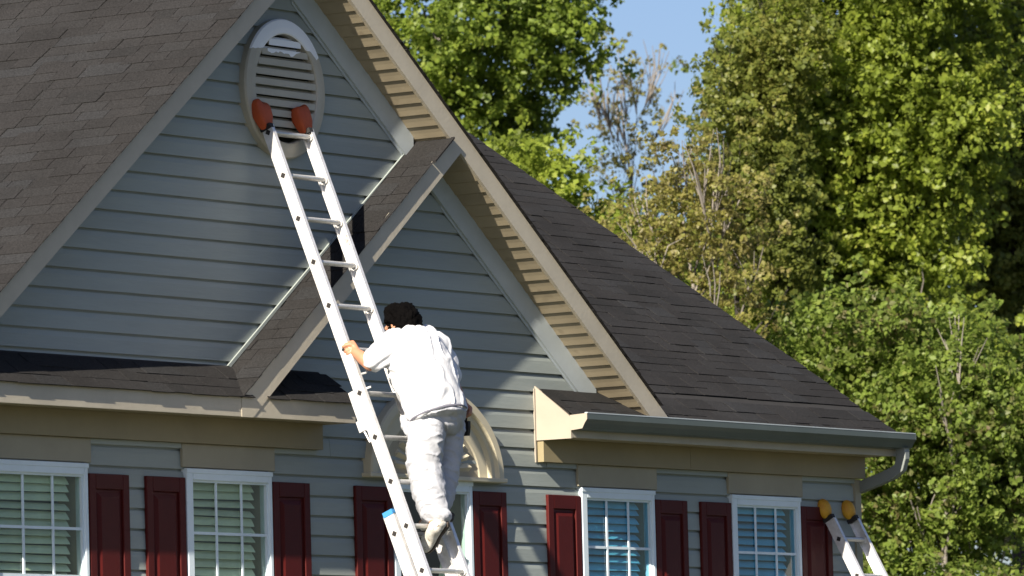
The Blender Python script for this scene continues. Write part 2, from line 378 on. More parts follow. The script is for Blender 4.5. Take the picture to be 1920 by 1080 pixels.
# soffit panels of the right rake: ribbed pieces side by side
u = Vector((1, 0, -P)).normalized(); nn = Vector((-P, 0, -1)).normalized()   # along rake / outward (down-left)
step = .106; L = 0; base = Vector((AX, 0, AZ))
tot = (1.25-AX)*math.hypot(1, P)
while L < tot:
    a = base+u*L
    sec = [(0, -.006), (0, .000), (step*.10, .0008), (step*.5, .0022), (step*.90, .0052), (step*.945, .0045), (step*.945, -.012)]
    yo = -.004
    x0 = a.x
    # skip where the inner strip roof meets
    n = len(sec); V = []
    for yy in (D+.0225, -.002):
        for s_, h_ in sec: V.append(a+u*s_+nn*(h_)+Vector((0, yy, 0)))
    Fc = [tuple(range(n)), tuple(range(n, 2*n))[::-1]]+[(i, (i+1) % n, n+(i+1) % n, n+i) for i in range(n)]
    ob('soffit_panel', V, Fc, M['soffit'], house)
    L += step
# the inner rake: strip roof from the right rake down to the pent roof
XT = -1.064
sp_ = [(-3.259, 0, zS(-3.259)), (XT, 0, zS(XT)), (XT+.11, 0, zS(XT)-.09), (-3.13, 0, zS(-3.13)-.17), (-3.259, 0, 4.22)]
sp_ = [(-3.262, 0, zS(-3.262)-.012), (XT-.005, 0, zS(XT-.005)-.012), (XT+.10, 0, zR(XT+.10)+.005), (-3.16, 0, zS(-3.16)-.165), (-3.262, 0, 4.26)]
prism('inner_rake_deck', [(x, -.026, z_) for x, y, z_ in sp_], (0, D+.022+.026, 0), M['deck'], house)
prism('rake_fascia', [(-3.275, D-.004, 4.238), (-3.165, D-.004, 4.238), (XT+.118, D-.004, zS(XT+.118)-.172), (XT+.118-.012, D-.004, zR(XT+.106)-.0), (XT+.004, D-.004, zR(XT)-.002), (-3.275, D-.004, zS(-3.275)-.014)], (0, .024, 0), M['trim'], house)
# metal flashing where strip meets wall
prism('flashing', [(-3.02, -.034, zS(-3.02)+.002), (-1.13, -.034, zS(-1.13)+.002), (-1.145, -.034, zS(-1.145)+.007), (-3.05, -.034, zS(-3.02)+.009)], (0, .012, 0), M['siding'], house)

# pent roof on the left, eave return and main roof on the right
QP = (WZ-EZ)/.30
XPE = -2.13
prism('pent_deck', [(XE, -.024, WZ-.02), (XE, D+.02, EZ-.008), (XE, D+.02, 4.27), (XE, -.024, 4.27)], (XPE-XE, 0, 0), M['deck'], house)
box('pent_fascia', (XE, D, 4.240), (XPE, D+.022, 4.364), M['trim'], house)
box('pent_soffit', (XE, D+.024, 4.247), (XPE-.004, -.024, 4.262), M['soffit'], house)
prism('pent_end', [(XPE-.006, -.024, WZ-.025), (XPE-.006, D+.024, EZ-.012), (XPE-.006, D+.024, 4.242), (XPE-.006, -.024, 4.242)], (.016, 0, 0), M['trim'], house)
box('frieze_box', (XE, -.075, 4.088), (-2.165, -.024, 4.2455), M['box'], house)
# right
QM = .665
XA, XB = .20, 4.165
zM = lambda y: WZ+QM*y+.008
rd = MB(); rd.prism([(XA, -.022, zM(-.022)-.02), (XA, D+.02, zM(D+.02)-.02), (XA, D+.02, 4.26), (XA, -.022, 4.26)], (XB-XA, 0, 0)); rd.build('eave_deck', M['deck'], house)
RY = 4.45
rd = MB(); rd.prism([(.42, -.022, zM(-.022)-.02), (.42, RY, zM(RY)-.02), (.42, RY, zM(RY)-.14), (.42, -.022, zM(-.022)-.14)], (XB-.42, 0, 0))
rd.prism([(.42, RY, zM(RY)-.02), (.42, 9.2, zM(RY)-.02-QM*(9.2-RY)), (.42, 9.2, zM(RY)-.14-QM*(9.2-RY)), (.42, RY, zM(RY)-.14)], (XB-.42, 0, 0))
rd.build('main_roof_deck', M['deck'], house)
prism('gable_end_fascia', [(XB, D, zM(D)-.03), (XB, RY, zM(RY)-.03), (XB, RY, zM(RY)-.16), (XB, D, zM(D)-.16)], (.02, 0, 0), M['trim'], house)
prism('return_end_panel', [(XA-.012, -.022, WZ-.012), (XA-.012, D, EZ-.012), (XA-.012, D, 4.226), (XA-.012, -.022, 4.226)], (.014, 0, 0), M['cream'], house)
box('eave_fascia', (XA+.003, D, 4.232), (XB-.01, D+.02, 4.372), M['trim'], house)
box('eave_soffit', (XA+.003, D+.021, 4.238), (XB-.01, -.022, 4.252), M['soffit'], house)
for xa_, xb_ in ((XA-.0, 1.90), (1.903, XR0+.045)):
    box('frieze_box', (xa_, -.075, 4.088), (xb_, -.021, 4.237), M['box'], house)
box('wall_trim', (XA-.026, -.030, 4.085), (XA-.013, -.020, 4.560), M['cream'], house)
# window header panels below the frieze
for x0, x1, kk in WIN:
    if kk == 'd': continue
    bevel(box('header_panel', (x0-.03, -.040, 3.945), (x1+.04, -.018, 4.087), M['header'], house), .003)
# thin shadow-gap trims between header panels
hs = [(-4.39, -3.52), (1.55, 2.41), (3.325, 4.0), (.30, .63), (-2.61, -2.17)]
for a, b_ in hs:
    q = MB(); q.box((a, -.032, 4.058), (b_, -.02, 4.086)); q.build('utility_trim', M['siding'], house)

# gutter with rolled lip and outlet
gx0, gx1 = .185, 4.168
prof = [(-.302, 4.300), (-.302, 4.372), (-.307, 4.372), (-.307, 4.306), (-.350, 4.288), (-.385, 4.294), (-.407, 4.328), (-.424, 4.346), (-.424, 4.372), (-.412, 4.3735), (-.412, 4.380), (-.432, 4.378), (-.432, 4.342), (-.414, 4.318), (-.394, 4.284), (-.360, 4.278), (-.302, 4.278)]
gm = MB(); n = len(prof)
gm.add([(gx0, y, z_) for y, z_ in prof]+[(gx1, y, z_) for y, z_ in prof], [(i, (i+1) % n, n+(i+1) % n, n+i) for i in range(n)])
gut = gm.build('gutter', M['gutter'], house)
endp = [(-.302, 4.276), (-.302, 4.374), (-.433, 4.380), (-.433, 4.342), (-.414, 4.318), (-.394, 4.284)]
prism('end_cap', [(gx0-.002, y, z_) for y, z_ in endp], (-.005, 0, 0), M['cream'], gut)
prism('end_cap', [(gx1+.002, y, z_) for y, z_ in endp], (.005, 0, 0), M['gutter'], gut)
# roll lip, coloured paler than the gutter to paint in its lit edge
lp = MB(); lp.box((gx0, -.4335, 4.3795), (gx1, -.411, 4.3865)); lp.build('gutter_lip', M['frieze'], gut)
dsp = MB()
pts = [Vector((4.10, -.365, 4.285)), Vector((4.10, -.365, 4.215)), Vector((4.098, -.345, 4.150)), Vector((4.096, -.290, 4.115)), Vector((4.094, -.20, 4.085)), Vector((4.09, -.07, 4.045)), Vector((4.09, .02, 4.015)), Vector((4.11, .06, 3.94)), Vector((4.11, .06, .25))]
sec = [(-.03, -.04), (.03, -.04), (.03, .04), (-.03, .04)]
V = []
for i, p in enumerate(pts):
    t = (pts[min(i+1, len(pts)-1)]-pts[max(i-1, 0)]).normalized(); a = Vector((1, 0, 0)); b_ = t.cross(a).normalized()
    V += [p+a*sx_+b_*sy_ for sx_, sy_ in sec]
dsp.add(V, [(i*4+k, i*4+(k+1) % 4, i*4+4+(k+1) % 4, i*4+4+k) for i in range(len(pts)-1) for k in range(4)]+[(0, 1, 2, 3)])
bevel(dsp.build('downspout', M['downspout'], house), .008, 2)

# ------------------------------------------------------------------ shingles
WS = [.17, .22, .28, .35]
EXPO = .104
def shingle_verts(wd, ln=EXPO+.035, th=.0055):
    # local: x along course, y up the slope, z outward
    e = .004
    return [(0, 0, 0), (wd-.004, 0, 0), (wd-.004, ln, 0), (0, ln, 0), (0, 0, th), (wd-.004, 0, th), (wd-.004-e, ln, .0025), (e, ln, .0025)], \
           [(0, 3, 2, 1), (4, 5, 6, 7), (0, 1, 5, 4), (1, 2, 6, 5), (2, 3, 7, 6), (3, 0, 4, 7)]
SM = []
for wd in WS:
    V, Fc = shingle_verts(wd); me = bpy.data.meshes.new('shingle'); me.from_pydata(V, [], Fc); me.materials.append(M['shingle']); SM.append(me)
cand = []      # (depth, matrix, width, verts-or-None)
def lay(origin, ax, up, length, courses, keep=None, expo=EXPO, lim=None):
    """origin corner, ax along course, up the slope; lim(row) -> (start, end) along ax"""
    ax = Vector(ax).normalized(); up = Vector(up).normalized(); nz_ = ax.cross(up)
    if nz_.z < 0: nz_ = -nz_
    for r in range(courses):
        s0, s1 = lim(r) if lim else (0, length)
        s = s0-random.uniform(0, .2)
        while s < s1-.01:
            i = random.choice((0, 1, 1, 2, 2, 3)); wd = WS[i]
            a, b_ = max(s, s0), min(s+wd, s1); s += wd
            if b_-a < .03: continue
            full = (b_-a) > wd-.001
            o = Vector(origin)+ax*a+up*(r*expo+random.uniform(-.004, .003))+nz_*(random.random()*.0025+(.003 if random.random() < .3 else 0))
            if keep and not keep(Vector(origin)+ax*(a+b_)/2+up*(r*expo+.05)): continue
            mx = Matrix.Identity(4)
            # keep a right-handed basis by mirroring the start end
            X, Y, Z = ax, up, ax.cross(up)
            if Z.z < 0: X = -ax; o = o+ax*(b_-a); Z = X.cross(up)
            for q in range(3): mx[q][0], mx[q][1], mx[q][2], mx[q][3] = X[q], Y[q], Z[q], o[q]
            cand.append(((o-CAM).dot(CF), mx, i if full else None, b_-a))
def vis(p, m=.15):
    v = p-CAM; t = v.dot(CF); x = 960+FPX*v.dot(CR)/t; y = 540-FPX*v.dot(CU)/t
    return -60 < x < 1980 and -60 < y < 1140
cl = math.hypot(1, P)
# left slope of the big gable
lay((XE-.02, D-.030, zL(XE-.02)+HF+.001), (0, 1, 0), (1, 0, P), 0, int((AX-XE)*cl/EXPO)+1, lim=lambda r: (0, 8.8))
nleft = len(cand)
prism('shingle', [(XT-.20, D-.030, zS(XT-.20)-.003), (XT+.012, D-.030, zS(XT+.012)-.003), (XT+.012, D-.030, zS(XT+.012)-.016), (XT-.20, D-.030, zS(XT-.20)-.016)], (0, .302, 0), M['shingle'], house)
# right slope of the big gable
lay((XF+.02, D-.022, zR(XF+.02)+HF+.001), (0, 1, 0), (-1, 0, P), 0, int((XF-AX)*cl/EXPO)+1, lim=lambda r: (0, .9+r*EXPO*.72))
# inner strip
lay((-3.28, D-.026, zS(-3.28)-.011), (0, 1, 0), (1, 0, P), 0, int((XT+3.28)*cl/EXPO), lim=lambda r: (0, .302))
# pent
def limP(r):
    return (0, XPE-XE+.0)
lay((XE, D-.022, EZ-.022), (1, 0, 0), (0, 1, QP), 0, 3, lim=lambda r: (0, (-3.16+r*.085 if True else 0)-XE))
lay((-3.02, D-.022, EZ-.022), (1, 0, 0), (0, 1, QP), 0, 3, lim=lambda r: (0, XPE+.02+3.02+r*.02))
# main front slope
cm = math.hypot(1, QM)
lay((XA-.006, D-.028, zM(D-.028)-.018), (1, 0, 0), (0, 1, QM), 0, 3, lim=lambda r: (0, XB-XA+.03))
lay((XA+.0, D-.028, zM(D-.028)-.018), (1, 0, 0), (0, 1, QM), 0, int((RY-D)*cm/EXPO)+1,
    keep=lambda p: p.y > -.02+.03 and p.z > zR(p.x)+HF-.35 and p.x > .45, lim=lambda r: (.25, XB-XA+.03))
big = [c for c in cand if vis(c[1].translation)]
rest = [c for c in cand if not vis(c[1].translation)]
big.sort(key=lambda c: c[0])
single, more = big[:300], big[300:]
for d_, mx, i, L_ in single:
    if i is not None: me = SM[i]
    else:
        V, Fc = shingle_verts(L_); me = bpy.data.meshes.new('shingle'); me.from_pydata(V, [], Fc); me.materials.append(M['shingle'])
    o = bpy.data.objects.new('shingle', me); o.matrix_local = mx; link(o, house)
V = []; Fc = []
for d_, mx, i, L_ in more+rest:
    v, f = shingle_verts(L_); k = len(V); V += [mx @ Vector(p) for p in v]; Fc += [tuple(j+k for j in q) for q in f]
tag(ob('shingle_field', V, Fc, M['shingle'], house), kind='stuff')

# ------------------------------------------------------------------ round gable vent
VX, VZ, VA, VB = -2.455, 6.29, .405, .430
vent = empty('gable_vent', (VX, 0, VZ), house)
def ringmesh(rs, n=64, cxz=(VX, VZ), a=VA, b=VB, half=False):
    V = []; Fc = []; m_ = n+1 if half else n
    for r, y in rs:
        for k in range(m_):
            q = (math.pi*k/n) if half else 2*math.pi*k/n
            V.append((cxz[0]+(a+r)*math.cos(q), y, cxz[1]+(b+r)*math.sin(q)))
    for i in range(len(rs)-1):
        for k in range(n if half else n):
            k2 = k+1 if half else (k+1) % n
            Fc.append((i*m_+k, i*m_+k2, (i+1)*m_+k2, (i+1)*m_+k))
    return V, Fc
V, Fc = ringmesh([(0, -.002), (0, -.060), (-.008, -.072), (-.055, -.080), (-.088, -.080), (-.095, -.074), (-.098, -.05), (-.098, -.012)])
ob('vent_frame', V, Fc, M['vent'], vent, smooth=False)
a_, b__ = VA-.096, VB-.096
V, Fc = ringmesh([(-.093, -.022), (-VA+.001, -.022)]); ob('vent_back', V, Fc, M['dark'], vent)
zz = VZ-b__+.030
while zz < VZ+b__-.02:
    h = .062
    t = min(abs(zz+h*.5-VZ)/b__, .999); xw = a_*math.sqrt(1-t*t)
    if xw > .06:
        q = MB()
        q.prism([(VX-xw, -.030, zz+h), (VX-xw, -.066, zz+.004), (VX-xw, -.072, zz+.004), (VX-xw, -.072, zz+.010), (VX-xw, -.036, zz+h)], (2*xw, 0, 0))
        q.box((VX-xw, -.0715, zz+.011), (VX+xw, -.068, zz+h*.70))
        q.build('louvre', M['vent'], vent)
    zz += h

# ------------------------------------------------------------------ arched sunburst above the middle window
AXc, AZc, AA, AB = -.965, 3.965, .715, .56
arch = empty('arched_pediment', (AXc, 0, AZc), house)
V, Fc = ringmesh([(0, -.002), (0, -.075), (-.010, -.085), (-.06, -.085), (-.075, -.060), (-.10, -.055), (-.115, -.030)], 40, (AXc, AZc), AA, AB, True)
ob('arch_rim', V, Fc, M['archcream'], arch)
V, Fc = ringmesh([(-.114, -.030), (-.20, -.030), (-.215, -.022)], 40, (AXc, AZc), AA, AB, True)
ob('arch_panel', V, Fc, M['archcream'], arch)
V, Fc = ringmesh([(-.20, -.024), (-AB+.001, -.024)], 40, (AXc, AZc), AA, AB, True)
ob('arch_back', V, Fc, mat('fan_gap', (.38, .335, .24), .7, .1), arch)
nr = 13
for i in range(nr):
    q0 = math.pi*(i+.12)/nr; q1 = math.pi*(i+.88)/nr; qm = (q0+q1)/2
    def pp(q, r, y): return (AXc+(AA*r)*math.cos(q), y, AZc+.03+(AB*r)*math.sin(q)*.96)
    V = [pp(q0, .16, -.024), pp(q1, .16, -.024), pp(q1, .56, -.024), pp(q0, .56, -.024), pp(qm, .16, -.044), pp(qm, .565, -.050), pp(qm, .16, -.024), pp(qm, .572, -.024)]
    Fc = [(0, 4, 5, 3), (4, 1, 2, 5), (3, 5, 7), (5, 2, 7), (0, 6, 4), (6, 1, 4)]
    ob('fan_ray', V, Fc, M['archcream'], arch)
bevel(box('arch_sill', (AXc-AA-.02, -.092, AZc-.028), (AXc+AA+.02, -.002, AZc), M['archcream'], arch), .005)

# ------------------------------------------------------------------ windows and shutters
def window(x0, x1, kind):
    wo = empty('window', (x0, 0, WH0), house)
    if kind == 'b': wo['label'] = 'white window with blue-tinted blinds on the right wall'
    if kind == 'd': wo['label'] = 'dark window without blinds under the arch'
    fw, hh, yf = .060, .070, -.045; fr = .032
    f = MB()
    f.box((x0, yf, WH0), (x0+fw, .03, WH1)); f.box((x1-fr, yf, WH0), (x1, .03, WH1))
    f.box((x0+fw, yf, WH1-hh), (x1-fr, .03, WH1)); f.box((x0+fw, yf, WH0), (x1-fr, .03, WH0+.06))
    bevel(f.build('frame', M['white'], wo), .005, 2)
    bevel(box('head_trim', (x0-.004, yf-.005, WH1-.030), (x1+.004, yf-.001, WH1-.002), M['white'], wo), .003)
    ix0, ix1, iz0, iz1 = x0+fw, x1-fr, WH0+.06, WH1-hh
    sw = .011
    s = MB(); s.box((ix0, -.030, iz0), (ix0+sw, .008, iz1)); s.box((ix1-sw, -.030, iz0), (ix1, .008, iz1)); s.box((ix0+sw, -.030, iz1-sw), (ix1-sw, .008, iz1)); s.box((ix0+sw, -.030, iz0), (ix1-sw, .008, iz0+sw))
    mid = (iz0+iz1)/2
    s.box((ix0+sw, -.031, mid-.02), (ix1-sw, .007, mid+.02)); s.build('sash', M['white'], wo)
    if kind != 'd':
        wd = (ix1-ix0)/3
        for i in (1, 2): box('muntin', (ix0+wd*i-.0085, -.024, iz0+sw), (ix0+wd*i+.0085, -.016, iz1-sw), M['white'], wo)
        for zz in (3.555, mid-.32):
            q = MB()
            for i in range(3): q.box((ix0+(sw if i == 0 else .0085)+wd*i, -.0235, zz-.0085), (ix0+wd*(i+1)-(sw if i == 2 else .0085), -.0165, zz+.0085))
            q.build('muntin', M['white'], wo)
    box('pane', (ix0+sw, -.012, iz0+sw), (ix1-sw, -.009, iz1-sw), M['glassb'] if kind == 'b' else M['glass'], wo)
    r = MB()   # room behind
    r.add([(x0-.4, .165, WH0-.3), (x1+.4, .165, WH0-.3), (x1+.4, .165, WH1+.2), (x0-.4, .165, WH1+.2), (x0-.4, 1.6, WH0-.3), (x1+.4, 1.6, WH0-.3), (x1+.4, 1.6, WH1+.2), (x0-.4, 1.6, WH1+.2)], [(4, 5, 6, 7), (0, 1, 5, 4), (2, 3, 7, 6), (0, 4, 7, 3), (1, 2, 6, 5)])
    r.build('room', M['dark'] if kind == 'd' else M['room'], wo)
    if kind != 'd':
        sm = M['slat'] if kind == 'g' else M['slatb']
        me = None; z_ = iz1-.03; bx0, bx1 = ix0+.004, ix1-.075
        while z_ > iz0+.02:
            q = MB(); th = math.radians(50+random.uniform(-4, 4))
            dy, dz = math.cos(th)*.027, math.sin(th)*.027
            if me is None:
                q.prism([(0, -dy, -dz), (0, 0, .003), (0, dy, dz), (0, dy-.001, dz-.003), (0, 0, -.001), (0, -dy, -dz-.003)], (bx1-bx0, 0, 0))
                me = bpy.data.meshes.new('blind_slat'); me.from_pydata([tuple(v) for v in q.V], [], q.F); me.materials.append(sm)
            o = bpy.data.objects.new('blind_slat', me); o.location = Vector((bx0, .030, z_+random.uniform(-.002, .002)))-WL[wo.name]
            o.rotation_euler = (random.uniform(-.16, .16), random.uniform(-.009, .009), 0); link(o, wo)
            z_ -= .051
    else:
        cu = MB(); V = []  # pale pleated sheet added to stand in for whitish reflections in the glass
        n = 18
        for i in range(n+1):
            x = ix1-.02-.12*i/n; V += [(x, .09+.012*math.sin(i*1.9), iz0), (x-.05, .09+.012*math.sin(i*1.9), 3.25), (x+.02, .09+.012*math.sin(i*1.9), iz1-.35)]
        cu.add(V, [(i*3+j, i*3+3+j, i*3+4+j, i*3+1+j) for i in range(n) for j in range(2)])
        cu.build('pane_reflection', M['slat'], wo)
    return wo
for x0, x1, kk in WIN: window(x0, x1, kk)
def shutter(x0, x1):
    zt, zb = 3.882, 2.62; y = -.020
    q = MB(); st = .060
    mid = 3.18
    q.box((x0, -.043, zb), (x0+st, y, zt)); q.box((x1-st, -.043, zb), (x1, y, zt))
    q.box((x0+st, -.043, zt-.09), (x1-st, y, zt)); q.box((x0+st, -.043, zb), (x1-st, y, zb+.09)); q.box((x0+st, -.043, mid-.04), (x1-st, y, mid+.04))
    q.box((x0+st, -.029, zb+.09), (x1-st, y, mid-.04)); q.box((x0+st, -.029, mid+.04), (x1-st, y, zt-.09))
    sh = bevel(q.build('shutter', M['shutter'], house, origin=(x0, 0, zb)), .004, 2)
    for a, b_ in ((zb+.09, mid-.04), (mid+.04, zt-.09)):
        e = .016; X0, X1, Z0, Z1 = x0+st+e, x1-st-e, a+e, b_-e; i_ = .030
        V = [(X0, -.0285, Z0), (X1, -.0285, Z0), (X1, -.0285, Z1), (X0, -.0285, Z1), (X0+i_, -.044, Z0+i_), (X1-i_, -.044, Z0+i_), (X1-i_, -.044, Z1-i_), (X0+i_, -.044, Z1-i_)]
        ob('raised_panel', V, [(0, 1, 5, 4), (1, 2, 6, 5), (2, 3, 7, 6), (3, 0, 4, 7), (4, 5, 6, 7)], M['shutter'], sh)
for a, b_ in ((-4.415, -4.04), (-3.875, -3.502), (-2.638, -2.265), (-1.795, -1.412), (-.543, -.18), (.285, .655), (1.52, 1.90), (2.065, 2.43), (3.295, 3.68)): shutter(a, b_)

# ------------------------------------------------------------------ ladders
def make_ladder(name, X0, Y0, Z0, lean, nrung, width, ext, base_from, base_to, rail_to, foot, mitt, label, cat_, grp):
    """Rung 0 centre line starts at (X0,Y0,Z0); lean is the sideways share of the downward direction"""
    dn = Vector((0, -lean, -math.sqrt(1-lean*lean))); pr = Vector((0, dn.z*-1, dn.y)).normalized()   # pr points towards the wall and down
    X = Vector((1, 0, 0)); O = Vector((X0, Y0, Z0)); sp0 = .2908
    foot_p = O+dn*(Z0/abs(dn.z))
    root = empty(name, (foot_p.x+width/2, foot_p.y, 0)); tag(root, label, cat_, grp)
    def rail(nm, x, side, off, s0, s1):
        c = O+X*(x-0)+pr*off+dn*((s0+s1)/2); h = (s1-s0)/2
        q = MB(); q.obox(c, (X, pr, dn), (.0025, .038, h))
        for sgn in (-1, 1): q.obox(c+X*side*.0145+pr*sgn*.0358, (X, pr, dn), (.0120, .0022, h))
        return q.build(nm, M['alu'], root)
    def rung(off, s, w_, x=0, endcaps=True):
        c = O+pr*off+dn*s+X*x
        q = MB(); V = []; n = 12
        for xx in (0.003, w_-.003):
            for k in range(n):
                t = 2*math.pi*k/n; yy = math.cos(t)*.019; zz = math.sin(t)*.015
                V.append(c+X*xx+pr*yy+dn*zz)
        q.add(V, [(k, (k+1) % n, n+(k+1) % n, n+k) for k in range(n)]+[tuple(range(n))[::-1], tuple(range(n, 2*n))])
        rg = q.build('rung', M['alu2'], root, smooth=False)
        e = MB()
        for xx in (-.0045, w_+.0045):
            e.obox(c+X*xx, (X, (pr+dn).normalized(), (pr-dn).normalized()), (.0022, .0135, .0135))
        tag(e.build('rung_end', M['hole'], rg), kind='stuff')
        fl = MB()   # swaged collar round the rung end
        for xx in (.012, w_-.012): fl.tube([c+X*(xx-.006), c+X*(xx+.006)], .026, 12)
        tag(fl.build('rung_collar', M['alu'], rg), kind='stuff')
    s_end = rail_to if rail_to else Z0/abs(dn.z)
    rail('fly_rail', 0, 1, 0, -ext, s_end); rail('fly_rail', width, -1, 0, -ext, s_end)
    for i in range(-1, nrung):
        if i*sp0 < s_end-.1 and i*sp0 > -ext+.02: rung(0, i*sp0, width)
    if base_from:
        bt = Z0/abs(dn.z)
        b1 = rail('base_rail', -.012, 1, .090, base_from*sp0, bt-.05); b2 = rail('base_rail', width+.012, -1, .090, base_from*sp0, bt-.05)
        i = math.ceil(base_from)
        while i*sp0 < bt-.2:
            rung(.090, i*sp0+.012, width+.024, -.012); i += 1
        for x_, b_ in ((-.012, b1), (width+.012, b2)):
            q = MB(); q.obox(O+X*(x_+(.010 if x_ < 0 else -.010))+pr*.088+dn*(base_from*sp0-.008), (X, pr, dn), (.016, .036, .016)); q.build('rail_cap', M['bluecap'], b_)
            q = MB(); q.obox(O+X*x_+pr*.09+dn*(bt-.06), (X, pr, dn), (.02, .05, .05)); q.build('foot', M['hole'], b_)
    # soft end covers that rest on the wall
    for j, x_ in enumerate((0.012, width-.012)):
        c = O+X*(x_-.012)+dn*(-ext-.068)
        bm = bmesh.new()
        if mitt == 'orange':
            bmesh.ops.create_uvsphere(bm, u_segments=20, v_segments=12, radius=1)
            for v in bm.verts:
                x, y, z_ = v.co
                # pinched bottom, two raised ears at the top: a folded rubber mitt
                pw = lambda a: math.copysign(abs(a)**.42, a)
                x, y, z_ = pw(x)*.068, pw(y)*.042, pw(z_)*.088
                k = .60+.40*min(1, (z_+.082)/.09); x *= k; y *= k
                if z_ > .03: z_ += .016*math.sin(abs(x)/.062*2.6)-.006+(.012 if (x < 0) == (j == 1) else -.008)*-1
                x += z_*(-.12 if j == 0 else -.12)
                v.co = (x, y, z_)
            loc = c+Vector((0, .0, 0)); m_ = M['orange']
        else:
            bmesh.ops.create_uvsphere(bm, u_segments=20, v_segments=12, radius=1)
            for v in bm.verts:
                x, y, z_ = v.co; v.co = (x*.058, y*.045, z_*.072)
            loc = c; m_ = M['yellow']
        me = bpy.data.meshes.new('end_cover'); bm.to_mesh(me); bm.free(); me.materials.append(m_)
        me.polygons.foreach_set('use_smooth', [True]*len(me.polygons))
        o = bpy.data.objects.new('end_cover', me); o.location = loc-WL[root.name]; o.rotation_euler = (-math.asin(lean)*.6, 0, 0); WL[o.name] = loc
        link(o, root)
        q = MB(); q.obox(c+dn*.075, (X, pr, dn), (.018, .040, .014)); q.build('cover_strap', M['hole'], root)
    return root, O, dn, pr, X
lad, LO, LD, LP, LX = make_ladder('extension_ladder', -2.738, -.25, 5.725, .368, 30, .425, .33, 7.62, None, 5.2, None, 'orange',
    'aluminium extension ladder with orange end covers leaning on the round gable vent', 'ladder', None)
for x_, s_, m__ in ((.4215, 1.42, 'decal_white'), (.4215, .62, 'decal_red')):
    q = MB(); c = LO+LX*x_+LD*(s_*.2908); q.obox(c, (LX, LP, LD), (.0006, .018, .034)); q.build('warning_label', mat(m__, (.6, .58, .55) if 'white' in m__ else (.55, .30, .26), .5, .5, 60, c2=(.15, .12, .12) if 'white' in m__ else (.6, .5, .48)), lad)
# rung lock, pulley bracket and rope end on the ladder
q = MB(); c = LO+LD*(5.25*.2908)
q.obox(c+LX*-.012+LP*.052, (LX, LP, LD), (.008, .016, .10)); q.obox(c+LX*-.012+LP*.060+LD*.12, (LX, LP, LD), (.012, .022, .035))
q.tube([c+LX*-.012+LP*.055+LD*.15, c+LX*-.012+LP*.040+LD*.235], .006, 6)
q.build('rung_lock', M['alu'], lad)
q = MB(); c = LO+LD*(4.62*.2908)
q.tube([c+LX*.03-LP*.036, c+LX*.052-LP*.055, c+LX*.075-LP*.06-LD*.02], .006, 6); c = LO+LD*(4.95*.2908)
q.tube([c+LX*.03-LP*.036, c+LX*.045-LP*.060], .007, 6); q.build('rope_end', M['alu'], lad)
a2 = atY(1570, 1018, -.14)
make_ladder('straight_ladder', a2.x, -.155, 3.66, .47, 12, .33, .17, None, None, None, None, 'yellow',
    'aluminium ladder with round yellow end covers leaning at the right house corner', 'ladder', None)

# ------------------------------------------------------------------ the painter
def ring_loft(rings, n=28):
    """rings: (centre, u, v, ru, rv)"""
    V = []; Fc = []
    for c, u_, v_, ru, rv in rings:
        for k in range(n):
            t = 2*math.pi*k/n; V.append(c+u_*ru*math.cos(t)+v_*rv*math.sin(t))
    m_ = len(rings)
    for i in range(m_-1):
        for k in range(n): Fc.append((i*n+k, i*n+(k+1) % n, (i+1)*n+(k+1) % n, (i+1)*n+k))
    Fc += [tuple(range(n))[::-1], tuple(range((m_-1)*n, m_*n))]
    return V, Fc
def ball(mb, c, r, sq=(1, 1, 1), n=14):
    V = []; Fc = []; h = n//2+1
    for i in range(h+1):
        ph = math.pi*i/h
        for k in range(n):
            t = 2*math.pi*k/n; V.append(Vector(c)+Vector((math.sin(ph)*math.cos(t)*r*sq[0], math.sin(ph)*math.sin(t)*r*sq[1], math.cos(ph)*r*sq[2])))
    for i in range(h):
        for k in range(n): Fc.append((i*n+k, i*n+(k+1) % n, (i+1)*n+(k+1) % n, (i+1)*n+k))
    mb.add(V, Fc)
def limb(mb, pts, rads, n=16):
    """round-ended tapered chain"""
    for p, r in zip(pts, rads): ball(mb, p, r, n=n)
    for i in range(len(pts)-1):
        a, b_ = Vector(pts[i]), Vector(pts[i+1]); t = (b_-a).normalized()
        u_ = t.cross(Vector((.1, .2, 1))).normalized(); v_ = t.cross(u_)
        V, Fc = ring_loft([(a, u_, v_, rads[i], rads[i]), (b_, u_, v_, rads[i+1], rads[i+1])], n); mb.add(V, Fc)
def fuse(mb, name, m, parent, vox, smooth=6, wr=None, origin=None):
    o = mb.build(name, m, parent, origin=origin)
    r = o.modifiers.new('r', 'REMESH'); r.mode = 'VOXEL'; r.voxel_size = vox
    s_ = o.modifiers.new('s', 'SMOOTH'); s_.factor = .5; s_.iterations = smooth
    dg = bpy.context.evaluated_depsgraph_get(); me = bpy.data.meshes.new_from_object(o.evaluated_get(dg))
    o.modifiers.clear(); o.data = me
    if not me.materials: me.materials.append(m)
    if wr:
        me.update(); og = WL[o.name]
        nrm = [v.normal.copy() for v in me.vertices]
        for v, nn_ in zip(me.vertices, nrm): v.co = v.co+nn_*wr(v.co+og, nn_)
    me.polygons.foreach_set('use_smooth', [True]*len(me.polygons)); me.update(); return o
A = atX(819, 772, -2.42); B = atX(765, 624, -2.44)
ax = (B-A).normalized(); uX = Vector((1, 0, 0)); vY = uX.cross(ax).normalized()
if vY.y < 0: vY = -vY
def TR(f, ru, rv, dx=0, dy=0): return (A+(B-A)*f+uX*dx+vY*dy, uX, vY, ru, rv)
shL = atX(737, 642, -2.62); elL = atX(694, 683, -2.73); haL = LO+LD*(4.02*.2908)+LP*-.030+LX*.020
shR = atX(822, 652, -2.24); elR = atX(846, 712, -2.14); haR = atX(874, 769, -2.12)
hipL = atX(799, 796, -2.50); knL = atX(795, 868, -2.50); anL = atX(812, 962, -2.49)
